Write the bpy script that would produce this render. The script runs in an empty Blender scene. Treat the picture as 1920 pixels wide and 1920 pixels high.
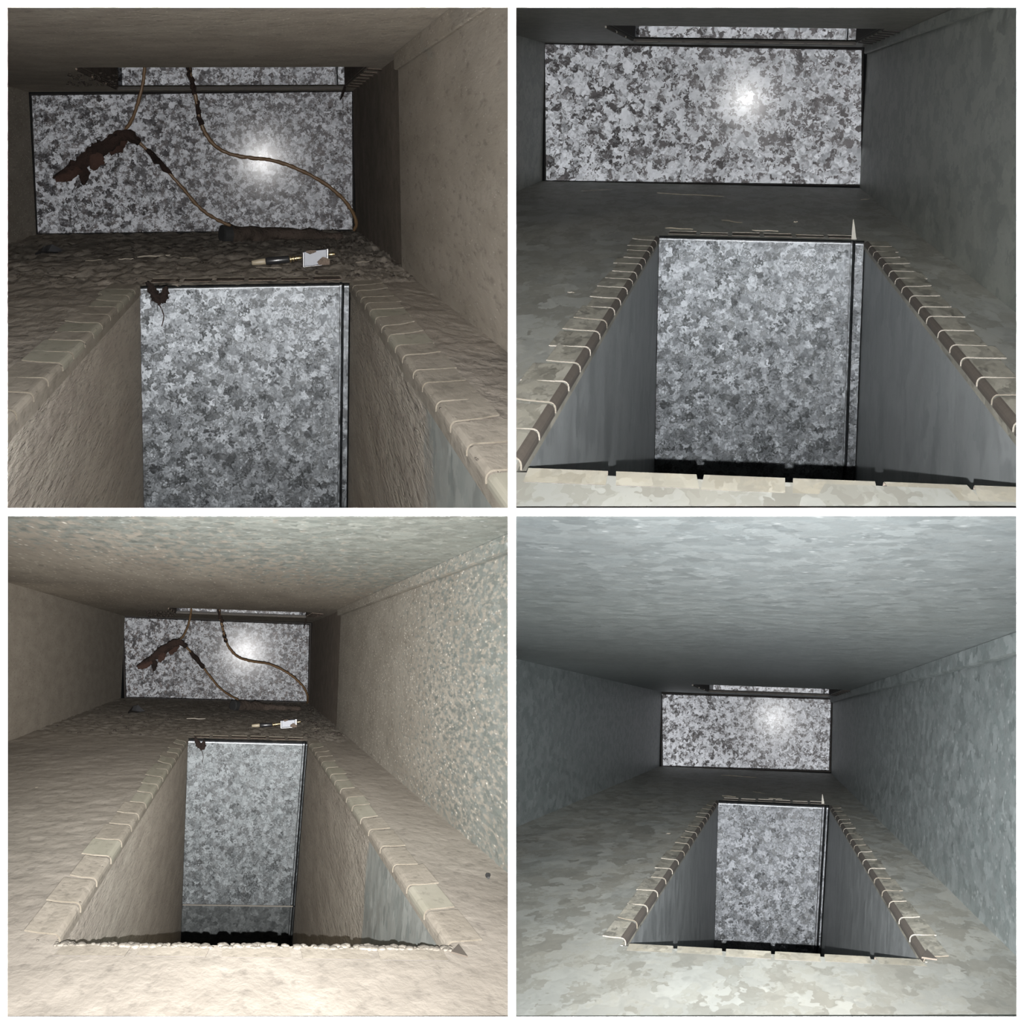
import bpy, bmesh, math, random
from mathutils import Vector, Matrix, noise
random.seed(7)
SC = bpy.context.scene
COL = SC.collection
F = 3600.0            # focal length in pixels of a 1920 frame
YW = 0.65             # distance of the white dividing wall
BAR = 7.5 / F * YW    # half thickness of its bars
FRONT = YW + 0.0102
YB = 1.09              # the lower half of that wall leans back to here at its foot
SL = (YB-YW)/(946/F*YB)

# ------------------------------------------------------------------ camera, world, lights
cam = bpy.data.cameras.new('camera'); co = bpy.data.objects.new('camera', cam); COL.objects.link(co)
co.rotation_euler = (math.pi/2, 0, 0)
cam.sensor_width = 36; cam.lens = 36*F/1920; cam.clip_start = .01; cam.clip_end = 50
SC.camera = co
w = bpy.data.worlds.new('world'); SC.world = w; w.use_nodes = True
w.node_tree.nodes['Background'].inputs[0].default_value = (.9, .95, 1, 1)
w.node_tree.nodes['Background'].inputs[1].default_value = .004
SC.view_settings.view_transform = 'Standard'; SC.view_settings.look = 'None'
SC.view_settings.gamma = 1; SC.view_settings.use_curve_mapping = False
SC.view_settings.exposure = 0
SC.cycles.max_bounces = 8; SC.cycles.diffuse_bounces = 5; SC.cycles.glossy_bounces = 5
SC.cycles.sample_clamp_indirect = 4

def flash(name, loc, power, left, top, aim, width, floor_level, color=(1, 1, 1), core=None):
    """a flashlight whose beam is masked square to fill one duct mouth; softer away from the aim, with a core dimmed to darken the far end"""
    l = bpy.data.lights.new(name, 'POINT'); o = bpy.data.objects.new(name, l); COL.objects.link(o)
    o.location = loc; l.energy = power; l.shadow_soft_size = .0008; l.color = color
    l.use_nodes = True; nt = l.node_tree; nt.nodes.clear()
    def M(op, a, b=None, c=None):
        n = nt.nodes.new('ShaderNodeMath'); n.operation = op
        for i, v in enumerate((a, b, c)):
            if v is None: continue
            if isinstance(v, (int, float)): n.inputs[i].default_value = v
            else: nt.links.new(v, n.inputs[i])
        return n.outputs[0]
    tc = nt.nodes.new('ShaderNodeTexCoord'); sx = nt.nodes.new('ShaderNodeSeparateXYZ')
    nt.links.new(tc.outputs['Normal'], sx.inputs[0])
    x, y, z = sx.outputs
    u = M('DIVIDE', x, M('MAXIMUM', y, 1e-4)); v = M('DIVIDE', z, M('MAXIMUM', y, 1e-4))
    lo = M('LESS_THAN', u, -loc[0]/YW) if left else M('GREATER_THAN', u, -loc[0]/YW)
    vo = M('GREATER_THAN', v, -loc[2]/YW) if top else M('LESS_THAN', v, -loc[2]/YW)
    m = M('MULTIPLY', M('MULTIPLY', lo, vo), M('GREATER_THAN', y, .5))
    du = M('SUBTRACT', u, (aim[0]-960)/F); dv = M('SUBTRACT', v, (960-aim[1])/F)
    r2 = M('ADD', M('MULTIPLY', du, du), M('MULTIPLY', dv, dv))
    g = M('EXPONENT', M('MULTIPLY', r2, -1/(width*width)))
    prof = M('ADD', M('MULTIPLY', g, 1-floor_level), floor_level)
    if core:  # dip added to the beam so the far sheets stay darker
        (cx, cy), amount, cw = core
        du = M('SUBTRACT', u, (cx-960)/F); dv = M('SUBTRACT', v, (960-cy)/F)
        q2 = M('ADD', M('MULTIPLY', du, du), M('MULTIPLY', dv, dv))
        prof = M('MULTIPLY', prof, M('SUBTRACT', 1.0, M('MULTIPLY', M('EXPONENT', M('MULTIPLY', q2, -1/(cw*cw))), amount)))
    em = nt.nodes.new('ShaderNodeEmission'); out = nt.nodes.new('ShaderNodeOutputLight')
    nt.links.new(M('MULTIPLY', m, prof), em.inputs['Strength']); nt.links.new(em.outputs[0], out.inputs[0])
    return o

# one flash per duct, held at the lens (three of them a few millimetres below it)
flash('flash_dusty_close', (0, 0, 0), 340, True, True, (492, 330), .16, .35, (1, .99, .98), ((450, 300), .30, .07))
flash('flash_clean_close', (0, 0, -.009), 410, False, True, (1398, 330), .16, .30, (1, 1, 1), ((1340, 200), .40, .085))
flash('flash_dusty_wide', (0, 0, -.0115), 3500, True, False, (480, 1230), .135, .10, (1, .99, .98), ((430, 1235), .30, .045))
flash('flash_clean_wide', (0, 0, -.0105), 1900, False, False, (1452, 1530), .125, .11, (1, 1, 1), ((1430, 1370), .50, .05))

# ------------------------------------------------------------------ materials
class NT:
    def __init__(s, name):
        s.m = bpy.data.materials.new(name); s.m.use_nodes = True; s.t = s.m.node_tree; s.t.nodes.clear()
        s.oc = s.n('ShaderNodeTexCoord').outputs['Object']
    def n(s, typ, **kw):
        nd = s.t.nodes.new(typ)
        for k, v in kw.items(): setattr(nd, k, v)
        return nd
    def put(s, sock, v):
        if isinstance(v, bpy.types.NodeSocket): s.t.links.new(v, sock)
        elif isinstance(v, (tuple, list)) and sock.type == 'RGBA': sock.default_value = (*v[:3], 1)
        else: sock.default_value = v
    def math(s, op, a, b=0.0, clamp=False):
        nd = s.n('ShaderNodeMath', operation=op, use_clamp=clamp); s.put(nd.inputs[0], a); s.put(nd.inputs[1], b); return nd.outputs[0]
    def vmath(s, op, a, b=None, scale=None):
        nd = s.n('ShaderNodeVectorMath', operation=op); s.put(nd.inputs[0], a)
        if b is not None: s.put(nd.inputs[1], b)
        if scale is not None: s.put(nd.inputs['Scale'], scale)
        return nd.outputs[0]
    def mapped(s, stretch, loc=(0, 0, 0)):
        nd = s.n('ShaderNodeMapping'); s.put(nd.inputs[0], s.oc); nd.inputs['Scale'].default_value = stretch; nd.inputs['Location'].default_value = loc
        return nd.outputs[0]
    def noise(s, vec, scale, detail=3, rough=.55, col=False):
        nd = s.n('ShaderNodeTexNoise'); s.put(nd.inputs['Vector'], vec); nd.inputs['Scale'].default_value = scale
        nd.inputs['Detail'].default_value = detail; nd.inputs['Roughness'].default_value = rough
        return nd.outputs['Color' if col else 'Fac']
    def vor(s, vec, scale, feature='F1'):
        nd = s.n('ShaderNodeTexVoronoi', feature=feature); s.put(nd.inputs['Vector'], vec); nd.inputs['Scale'].default_value = scale
        return nd
    def ramp(s, fac, stops, interp='LINEAR'):
        nd = s.n('ShaderNodeValToRGB'); cr = nd.color_ramp; cr.interpolation = interp; s.put(nd.inputs[0], fac)
        while len(cr.elements) < len(stops): cr.elements.new(.5)
        for e, (p, c) in zip(cr.elements, stops):
            e.position = p; e.color = (*c, 1) if isinstance(c, tuple) else (c, c, c, 1)
        return nd.outputs[0]
    def mix(s, fac, a, b, mode='MIX'):
        nd = s.n('ShaderNodeMix', data_type='RGBA', blend_type=mode); s.put(nd.inputs[0], fac); s.put(nd.inputs[6], a); s.put(nd.inputs[7], b); return nd.outputs[2]
    def bump(s, h, strength, dist=.002, normal=None):
        nd = s.n('ShaderNodeBump'); s.put(nd.inputs['Height'], h); nd.inputs['Strength'].default_value = strength; nd.inputs['Distance'].default_value = dist
        if normal is not None: s.put(nd.inputs['Normal'], normal)
        return nd.outputs[0]
    def bsdf(s, **kw):
        nd = s.n('ShaderNodeBsdfPrincipled')
        for k, v in kw.items(): s.put(nd.inputs[k.replace('_', ' ')], v)
        return nd.outputs[0]
    def mixs(s, fac, a, b):
        nd = s.n('ShaderNodeMixShader'); s.put(nd.inputs[0], fac); s.put(nd.inputs[1], a); s.put(nd.inputs[2], b); return nd.outputs[0]
    def done(s, sh):
        o = s.n('ShaderNodeOutputMaterial'); s.t.links.new(sh, o.inputs[0]); return s.m

def galv(nt, cell=.012, stretch=(1, 1, 1), cols=((.16, .17, .18), (.3, .31, .33), (.45, .46, .48)), stops=(0, .35, .68),
         metallic=.85, rough=.42, tilt=.25, coat=0.0, fine=.35, dirt=0.0, dirtcol=(.014, .010, .009), tint=None, distort=.8, flecks=0.0):
    """galvanized sheet: irregular spangle grains, each with its own grey and its own slight tilt"""
    v = nt.mapped(stretch)
    nz = nt.vmath('SUBTRACT', nt.noise(v, 1.6/cell, 2, .6, True), (.5, .5, .5))
    vd = nt.vmath('ADD', v, nt.vmath('SCALE', nz, scale=cell*distort*2))
    a = nt.vor(vd, 1/cell); b = nt.vor(vd, 2.6/cell)
    sa = nt.n('ShaderNodeSeparateColor'); nt.put(sa.inputs[0], a.outputs['Color'])
    sb = nt.n('ShaderNodeSeparateColor'); nt.put(sb.inputs[0], b.outputs['Color'])
    val = nt.math('ADD', nt.math('MULTIPLY', sa.outputs[0], 1-fine), nt.math('MULTIPLY', sb.outputs[1], fine))
    c = nt.ramp(val, [(p, q) for p, q in zip(stops, cols)], 'LINEAR')
    if tint is not None:
        big = nt.noise(nt.mapped(tuple(q*.25 for q in stretch)), .5/cell, 2)
        c = nt.mix(nt.math('MULTIPLY', nt.math('SUBTRACT', big, .35, True), 1.6, True), c, tint, 'MULTIPLY')
    if dirt:
        dn = nt.noise(nt.mapped(stretch, (3, 1, 2)), 1.3/cell, 5, .75)
        c = nt.mix(nt.math('MULTIPLY', nt.ramp(dn, [(.53, 0.0), (.57, 1.0)]), dirt), c, dirtcol)
    if flecks:
        fv = nt.vor(nt.mapped(tuple(q*t for q, t in zip(stretch, (1, 1, 1)))), 1.3/cell)
        fs = nt.n('ShaderNodeSeparateColor'); nt.put(fs.inputs[0], fv.outputs['Color'])
        fl = nt.math('MULTIPLY', nt.ramp(fv.outputs['Distance'], [(.1, 1.0), (.24, 0.0)]), nt.math('GREATER_THAN', fs.outputs[0], .72))
        c = nt.mix(nt.math('MULTIPLY', fl, flecks), c, (.7, .73, .73))
    tl = nt.vmath('SCALE', nt.vmath('SUBTRACT', nt.mix(.5, a.outputs['Color'], b.outputs['Color']), (.5, .5, .5)), scale=tilt*2)
    geo = nt.n('ShaderNodeNewGeometry').outputs['Normal']
    nrm = nt.vmath('NORMALIZE', nt.vmath('ADD', geo, tl))
    return nt.bsdf(Base_Color=c, Metallic=metallic, Roughness=rough, Normal=nrm, Coat_Weight=coat, Coat_Roughness=.11)

def dust(nt, a=(.33, .295, .25), b=(.25, .22, .185), scale=120, stretch=(1, 1, 1), strength=.8, dist=.004, specks=0.0, cracks=0.0):
    v = nt.mapped(stretch)
    n1 = nt.noise(v, scale, 5, .6); n2 = nt.noise(v, scale*.18, 3)
    h = nt.math('ADD', n1, nt.math('MULTIPLY', n2, 1.2))
    c = nt.mix(nt.ramp(n2, [(.35, 0.0), (.65, 1.0)]), a, b)
    c = nt.mix(nt.math('MULTIPLY', nt.ramp(n1, [(.3, 1.0), (.45, 0.0)]), .5), c, tuple(q*.5 for q in b))
    if specks:
        fv = nt.vor(v, scale*2.2); fs = nt.n('ShaderNodeSeparateColor'); nt.put(fs.inputs[0], fv.outputs['Color'])
        fl = nt.math('MULTIPLY', nt.ramp(fv.outputs['Distance'], [(.15, 1.0), (.42, 0.0)]), nt.math('GREATER_THAN', fs.outputs[0], .78))
        c = nt.mix(nt.math('MULTIPLY', fl, specks), c, (.95, .9, .8))
        h = nt.math('ADD', h, nt.math('MULTIPLY', fl, .3))
    if cracks:
        e = nt.vor(nt.vmath('ADD', v, nt.vmath('SCALE', nt.noise(v, scale*.5, 3, .6, True), scale=.03)), scale*.25, 'DISTANCE_TO_EDGE')
        cr = nt.ramp(e.outputs[0], [(0, 1.0), (.05, 0.0)])
        patch = nt.ramp(nt.noise(v, scale*.08, 2), [(.48, 0.0), (.56, 1.0)])
        cr = nt.math('MULTIPLY', cr, patch)
        c = nt.mix(nt.math('MULTIPLY', cr, cracks), c, (.05, .035, .025)); h = nt.math('SUBTRACT', h, cr)
    return nt.bsdf(Base_Color=c, Roughness=.95, Specular_IOR_Level=.15, Normal=nt.bump(h, strength, dist))

def cover(nt, bias, grad=(0, 0, 0), amp=1.2, scale=12, stretch=(1, 1, 1), sharp=.25):
    sx = nt.n('ShaderNodeSeparateXYZ'); nt.put(sx.inputs[0], nt.oc)
    val = nt.math('ADD', bias, nt.math('MULTIPLY', nt.math('SUBTRACT', nt.noise(nt.mapped(stretch), scale, 5, .65), .5), amp))
    for i in range(3):
        if grad[i]: val = nt.math('ADD', val, nt.math('MULTIPLY', sx.outputs[i], grad[i]))
    return nt.math('DIVIDE', val, sharp, True)

LONG = (1, .25, 1)     # the ducts are long: grain runs with them
def mat_galv(name, **k): nt = NT(name); return nt.done(galv(nt, **k))
def mat_dust(name, **k): nt = NT(name); return nt.done(dust(nt, **k))
def mat_dirty(name, g, d, c): nt = NT(name); return nt.done(nt.mixs(cover(nt, **c), galv(nt, **g), dust(nt, **d)))
def mat_plain(name, col, rough=.6, metallic=0.0, bump=0.0, scale=200):
    nt = NT(name); n = nt.noise(nt.oc, scale, 4)
    c = nt.mix(n, tuple(q*.75 for q in col), tuple(min(1, q*1.25) for q in col))
    k = dict(Base_Color=c, Roughness=rough, Metallic=metallic)
    if bump: k['Normal'] = nt.bump(n, bump, .002)
    return nt.done(nt.bsdf(**k))

M = {}
M['white'] = mat_plain('white_paint', (.84, .84, .84), .7)
GC = ((.020, .019, .021), (.072, .073, .078), (.13, .134, .143))
GC2 = ((.036, .033, .034), (.14, .142, .148), (.22, .227, .24))
M['plate'] = mat_galv('bright_spangled_zinc', cell=.0125, cols=GC2, stops=(.34, .43, .56), metallic=.62, rough=.48, tilt=.20, coat=.02, fine=.45)
M['plate_small'] = mat_galv('bright_fine_spangled_zinc', cell=.0125, cols=((.04, .037, .038), (.16, .162, .17), (.25, .257, .272)), stops=(.34, .43, .56), metallic=.62, rough=.48, tilt=.20, coat=.016, fine=.45)
M['plate_dirty_wide'] = mat_galv('far_dirt_flecked_zinc', cell=.016, cols=((.013, .012, .013), (.052, .053, .057), (.092, .095, .10)), stops=(.34, .43, .56), metallic=.62, rough=.48, tilt=.20, coat=.012, fine=.45, dirt=1)
M['plate_dirty'] = mat_galv('dirt_flecked_zinc', cell=.0095, cols=GC, stops=(.34, .43, .56), metallic=.62, rough=.48, tilt=.20, coat=.02, fine=.45, dirt=.8)
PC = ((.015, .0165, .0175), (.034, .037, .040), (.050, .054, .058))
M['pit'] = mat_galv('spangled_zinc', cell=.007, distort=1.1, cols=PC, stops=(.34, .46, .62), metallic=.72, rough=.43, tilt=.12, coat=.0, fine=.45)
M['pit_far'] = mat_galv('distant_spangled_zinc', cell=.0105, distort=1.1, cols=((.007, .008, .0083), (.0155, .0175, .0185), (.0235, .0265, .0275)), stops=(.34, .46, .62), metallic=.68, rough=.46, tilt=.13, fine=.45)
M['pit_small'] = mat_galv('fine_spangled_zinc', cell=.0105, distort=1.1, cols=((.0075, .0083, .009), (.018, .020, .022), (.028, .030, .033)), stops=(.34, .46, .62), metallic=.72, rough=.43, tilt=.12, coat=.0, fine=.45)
M['rolled_edge'] = mat_galv('polished_bend', cell=.02, cols=((.03, .032, .034), (.04, .042, .044), (.05, .052, .055)), metallic=.9, rough=.36, tilt=.02)
M['seam'] = mat_galv('bent_zinc', cell=.006, cols=PC, metallic=.9, rough=.3, tilt=.08)
FC = ((.30, .29, .25), (.37, .365, .32), (.42, .42, .38))
M['floor_clean'] = mat_galv('clean_floor_zinc', cell=.016, stretch=LONG, cols=FC, stops=(.3, .48, .62), metallic=.2, rough=.5, tilt=.03, tint=(.8, .86, .92))
WC = ((.215, .25, .252), (.265, .30, .303), (.315, .35, .355))
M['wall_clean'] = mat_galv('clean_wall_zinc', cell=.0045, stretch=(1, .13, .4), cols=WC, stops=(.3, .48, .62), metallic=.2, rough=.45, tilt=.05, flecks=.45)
M['wall_clean_close'] = mat_galv('olive_wall_zinc', cell=.006, stretch=(1, .13, .4), cols=((.20, .215, .195), (.245, .26, .235), (.285, .30, .27)), stops=(.3, .48, .62), metallic=.2, rough=.45, tilt=.04, flecks=.15)  # darker, more olive than the other clean duct's walls
M['ceiling_clean_close'] = mat_galv('warm_ceiling_zinc', cell=.0045, stretch=(.45, .22, 1), cols=((.23, .225, .195), (.27, .265, .23), (.31, .305, .27)), stops=(.3, .48, .62), metallic=.25, rough=.42, tilt=.035)  # warmer tint than the other clean duct's ceiling
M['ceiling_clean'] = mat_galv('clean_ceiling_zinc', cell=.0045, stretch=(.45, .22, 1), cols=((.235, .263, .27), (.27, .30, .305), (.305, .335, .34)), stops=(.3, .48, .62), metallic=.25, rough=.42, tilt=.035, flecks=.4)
M['collar_clean'] = mat_galv('clean_collar_zinc', cell=.012, stretch=(1, .3, .4), cols=((.24, .26, .265), (.29, .31, .315), (.33, .35, .355)), metallic=.15, rough=.45, tilt=.03)
M['tab_clean'] = mat_galv('tan_stained_tab', cell=.008, stretch=LONG, cols=((.26, .245, .20), (.31, .295, .245), (.35, .335, .285)), metallic=.15, rough=.55, tilt=.08)
M['tab_near'] = mat_galv('tan_stained_near_tab', cell=.010, stretch=LONG, cols=((.30, .275, .215), (.36, .335, .27), (.40, .38, .315)), metallic=.15, rough=.55, tilt=.05)
M['tab_bend'] = mat_plain('rusty_bend', (.085, .07, .056), .7)
M['edge'] = mat_plain('cut_sheet_edge', (.07, .06, .045), .6, .1)
M['dark_gap'] = mat_plain('painted_gap_shade', (.03, .026, .023), .8)  # shade of gaps and slot insides put into a dark colour
# dirty
GD = dict(cell=.011, stretch=(1, .3, .45), cols=((.26, .285, .265), (.31, .33, .305), (.36, .375, .34)), metallic=.15, rough=.5, tilt=.04)
DW = dict(a=(.40, .36, .305), b=(.33, .29, .24), scale=210, stretch=(1, .14, .9), strength=.35, dist=.003, specks=.5)
M['wall_dirty'] = mat_dirty('dusty_wall_zinc', dict(GD, cols=((.17, .19, .17), (.21, .23, .205), (.25, .265, .24)), stretch=(1, .12, .6)), dict(DW, a=(.42, .375, .315), b=(.35, .31, .255)), dict(bias=.95, amp=2.6, scale=40, stretch=(1, .12, .7), sharp=.6))
M['wall_dirty_wide'] = mat_dirty('half_dusty_wall_zinc', dict(GD, flecks=.5, cell=.006, stretch=(1, .12, .7), cols=((.185, .21, .195), (.23, .255, .235), (.27, .29, .27))), dict(DW, a=(.42, .39, .335), b=(.35, .32, .27), specks=.8, scale=120, strength=.45), dict(bias=-.70, grad=(0, .37, 0), amp=2.8, scale=190, stretch=(1, .12, .9), sharp=.4))
DC = dict(DW, a=(.56, .51, .43), b=(.46, .41, .345))
M['ceiling_dirty'] = mat_dirty('dusty_ceiling_zinc', dict(GD, stretch=(.5, .25, 1)), dict(DC, stretch=(.6, .3, 1), specks=.35), dict(bias=.9, amp=1.0))
M['ceiling_dirty_wide'] = mat_dirty('half_dusty_ceiling_zinc', dict(GD, stretch=(.5, .22, 1), flecks=.8, cell=.007, cols=((.26, .29, .265), (.31, .335, .305), (.36, .38, .345))), dict(DC, stretch=(.7, .075, 1), specks=1.0, scale=105), dict(bias=-1.0, grad=(-1.3, .42, 0), amp=2.6, scale=120, stretch=(.7, .10, 1), sharp=.45))
M['floor_dirty'] = mat_dust('dust_blanket', a=(.37, .33, .28), b=(.29, .255, .215), scale=110, stretch=LONG, strength=.6, dist=.004, cracks=0)
M['floor_dirty_wide'] = mat_dirty('trodden_dust_blanket', dict(GD, cols=((.28, .28, .245), (.33, .325, .28), (.36, .35, .30)), stretch=LONG, cell=.02), dict(a=(.36, .325, .28), b=(.30, .27, .23), scale=90, stretch=LONG, strength=.5, dist=.003), dict(bias=.35, grad=(0, .25, 0), amp=1.3, scale=9, stretch=LONG, sharp=.5))
M['far_dust'] = mat_dust('dark_lumpy_dust', a=(.13, .10, .08), b=(.09, .07, .055), scale=160, stretch=(1, .5, 1), strength=1.0, dist=.006)
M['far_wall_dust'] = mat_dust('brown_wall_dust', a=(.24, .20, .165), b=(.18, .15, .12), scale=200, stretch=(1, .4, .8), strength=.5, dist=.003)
M['collar_dirty'] = mat_dirty('dusty_collar_zinc', dict(GD, cols=((.20, .225, .215), (.26, .28, .265), (.32, .335, .315))), dict(a=(.58, .53, .455), b=(.47, .42, .36), scale=230, strength=.9, dist=.004, stretch=(1, .11, 1), specks=.3), dict(bias=1.5, grad=(0, 1.55, 0), amp=.5, scale=14, stretch=(1, .5, .5), sharp=.05))
M['collar_dirty_all'] = mat_dirty('dust_caked_collar_zinc', dict(GD, cols=((.20, .225, .215), (.26, .28, .265), (.32, .335, .315))), dict(a=(.58, .53, .455), b=(.47, .42, .36), scale=230, strength=.9, dist=.004, stretch=(1, .11, 1), specks=.3), dict(bias=.75, grad=(0, 0, -2.0), amp=1.6, scale=10, stretch=(1, .4, .7), sharp=.2))
M['tab_dirty'] = mat_dust('dust_on_tab', a=(.34, .305, .255), b=(.28, .25, .205), scale=150, stretch=LONG, strength=.5, dist=.002)
M['tab_olive'] = mat_dust('thin_dust_on_tab', a=(.36, .34, .28), b=(.31, .295, .235), scale=120, stretch=LONG, strength=.3, dist=.001)
M['clump'] = mat_dust('matted_brown_dust', a=(.022, .013, .010), b=(.008, .006, .005), scale=120, strength=1, dist=.01)
M['flake'] = mat_dust('reddish_dry_flake', a=(.036, .020, .015), b=(.022, .012, .009), scale=140, strength=.8, dist=.006)
M['wire'] = mat_plain('tan_insulation', (.085, .052, .027), .45, 0, .2)
M['straw'] = mat_plain('pale_straw', (.16, .14, .11), .6)
M['near_crumb'] = mat_dust('cream_crumbs', a=(.115, .104, .088), b=(.09, .081, .068), scale=200, strength=.2)
M['crumb'] = mat_dust('tan_crumbs', a=(.075, .066, .055), b=(.055, .048, .04), scale=200, strength=.4)
M['dark_crumb'] = mat_dust('brown_crumbs', a=(.038, .031, .026), b=(.026, .021, .017), scale=200, strength=.4)
M['dust_edge'] = mat_dust('dusty_cut_edge', a=(.085, .075, .06), b=(.06, .052, .04), scale=200, strength=.3)
M['black'] = mat_plain('black_plastic', (.012, .012, .013), .3)
M['cream'] = mat_plain('cream_plastic', (.20, .17, .12), .5)
M['brass'] = mat_plain('brass', (.45, .36, .21), .4, 1)
M['steelblue'] = mat_plain('pale_blue_white_plastic', (.058, .066, .088), .45)
M['rubber'] = mat_plain('dull_black_rubber', (.006, .006, .006), .8, 0, .5)
M['tube'] = mat_dust('dust_caked_tube', a=(.050, .038, .031), b=(.026, .020, .016), scale=140, strength=1, dist=.006)

# ------------------------------------------------------------------ a duct's own frame
class Panel:
    def __init__(s, vp, slope, D, left, top, centre):
        s.vp, s.D, s.left, s.top = vp, D, left, top
        d = Vector(((vp[0]-960)/F, 1, (960-vp[1])/F)).normalized()
        rho = slope
        for _ in range(4):
            x = Vector((math.cos(rho), 0, -math.sin(rho))); x = (x - x.dot(d)*d).normalized()
            z = x.cross(d)
            s.R = Matrix((x, d, z)).transposed()
            p = s.ray(*centre)*D; q = p+Vector((.05, 0, 0))
            a, b = s.px(p), s.px(q)
            rho += slope-(b[1]-a[1])/(b[0]-a[0])
        s.M = s.R.to_4x4()
        t = BAR
        Rt = s.R.transposed()
        s.clips = [(Vector((-t if left else t, 0, 0)), Vector((1 if left else -1, 0, 0))),
                   (Vector((0, 0, t if top else -t)), Vector((0, 0, -1 if top else 1))),
                   (Vector((0, FRONT, 0)), Vector((0, -1, 0 if top else -SL)).normalized())]
        s.clips = [(Rt@a, Rt@b) for a, b in s.clips]
    def ray(s, px, py):
        l = s.R.transposed()@Vector(((px-960)/F, 1, (960-py)/F)); return l/l.y
    def px(s, p):
        w = s.R@Vector(p); return (960+F*w.x/w.y, 960-F*w.z/w.y)
    def at_y(s, px, py, y): return s.ray(px, py)*y
    def at_z(s, px, py, z): r = s.ray(px, py); return r*(z/r.z)
    def at_x(s, px, py, x): r = s.ray(px, py); return r*(x/r.x)
    def inside(s, vs): return all((v-a).dot(n) < 0 for v in vs for a, n in s.clips)
    def outside(s, vs): return any(all((v-a).dot(n) > 0 for v in vs) for a, n in s.clips)

def tag(o, label=None, cat=None, group=None, kind=None):
    for k, v in (('label', label), ('category', cat), ('group', group), ('kind', kind)):
        if v: o[k] = v
    return o
def thing(P, name, base, label, cat, group=None):
    o = bpy.data.objects.new(name, None); COL.objects.link(o); o.empty_display_size = .02
    o.matrix_world = P.M@Matrix.Translation(base); o['base'] = list(base)
    return tag(o, label, cat, group)
def base_of(o): return Vector(o['base'])

def build(P, name, verts, faces, mats, parent=None, base=None, mi=None, smooth=False, solid=0.0, bevel=0.0):
    """verts are in the duct's frame; one mesh object, cut back to the inside of its own bay"""
    verts = [Vector(v) for v in verts]
    if P.outside(verts): return None
    base = Vector(base) if base is not None else (base_of(parent) if parent is not None else Vector((0, 0, 0)))
    me = bpy.data.meshes.new(name); me.from_pydata([v-base for v in verts], [], faces)
    for m in (mats if isinstance(mats, (list, tuple)) else [mats]): me.materials.append(M[m])
    if mi: me.polygons.foreach_set('material_index', mi)
    bm = bmesh.new(); bm.from_mesh(me)
    bmesh.ops.recalc_face_normals(bm, faces=bm.faces) if not solid else None
    if not P.inside(verts):
        for a, n in P.clips:
            bmesh.ops.bisect_plane(bm, geom=bm.verts[:]+bm.edges[:]+bm.faces[:], plane_co=a-base, plane_no=n, clear_outer=True)
    if not bm.faces: bm.free(); return None
    for f in bm.faces: f.smooth = smooth
    bm.to_mesh(me); bm.free()
    o = bpy.data.objects.new(name, me); COL.objects.link(o)
    if parent is not None: o.parent = parent; o['base'] = list(base)
    else: o.matrix_world = P.M@Matrix.Translation(base); o['base'] = list(base)
    if solid:
        md = o.modifiers.new('sheet', 'SOLIDIFY'); md.thickness = solid; md.offset = -1; md.use_rim = False
    if bevel:
        md = o.modifiers.new('bevel', 'BEVEL'); md.width = bevel; md.segments = 2
    return o

def grid(us, vs, f, keep=None):
    verts = [f(u, v) for v in vs for u in us]; faces = []
    n = len(us)
    for j in range(len(vs)-1):
        for i in range(n-1):
            if keep is None or keep((us[i]+us[i+1])/2, (vs[j]+vs[j+1])/2):
                faces.append((j*n+i, j*n+i+1, (j+1)*n+i+1, (j+1)*n+i))
    used = sorted({i for fc in faces for i in fc}); mp = {o: k for k, o in enumerate(used)}
    return [verts[i] for i in used], [tuple(mp[i] for i in fc) for fc in faces]
def lin(a, b, n): return [a+(b-a)*i/n for i in range(n+1)]
def geo(a, b, n): return [a*(b/a)**(i/n) for i in range(n+1)]
def merged(*ls):
    out = []
    for v in sorted(x for l in ls for x in l):
        if not out or v-out[-1] > 1e-4: out.append(v)
    return out
def boxv(a, b):
    (x0, y0, z0), (x1, y1, z1) = a, b
    v = [(x, y, z) for z in (z0, z1) for y in (y0, y1) for x in (x0, x1)]
    return v, [(0, 2, 3, 1), (4, 5, 7, 6), (0, 1, 5, 4), (2, 6, 7, 3), (0, 4, 6, 2), (1, 3, 7, 5)]
def prism(poly, y0, y1):
    n = len(poly); v = [(x, y0, z) for x, z in poly]+[(x, y1, z) for x, z in poly]
    return v, [tuple(range(n)), tuple(range(2*n-1, n-1, -1))]+[(i, i+n, (i+1) % n+n, (i+1) % n) for i in range(n)]
def strip_section(pts, th):
    """closed outline of a bent sheet: a polyline thickened on its left side"""
    out = []
    for i, p in enumerate(pts):
        a = Vector(pts[max(i-1, 0)]); b = Vector(pts[min(i+1, len(pts)-1)]); t = (b-a).normalized()
        out.append((p[0]-t.y*th, p[1]+t.x*th))
    return list(pts)+out[::-1]
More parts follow.
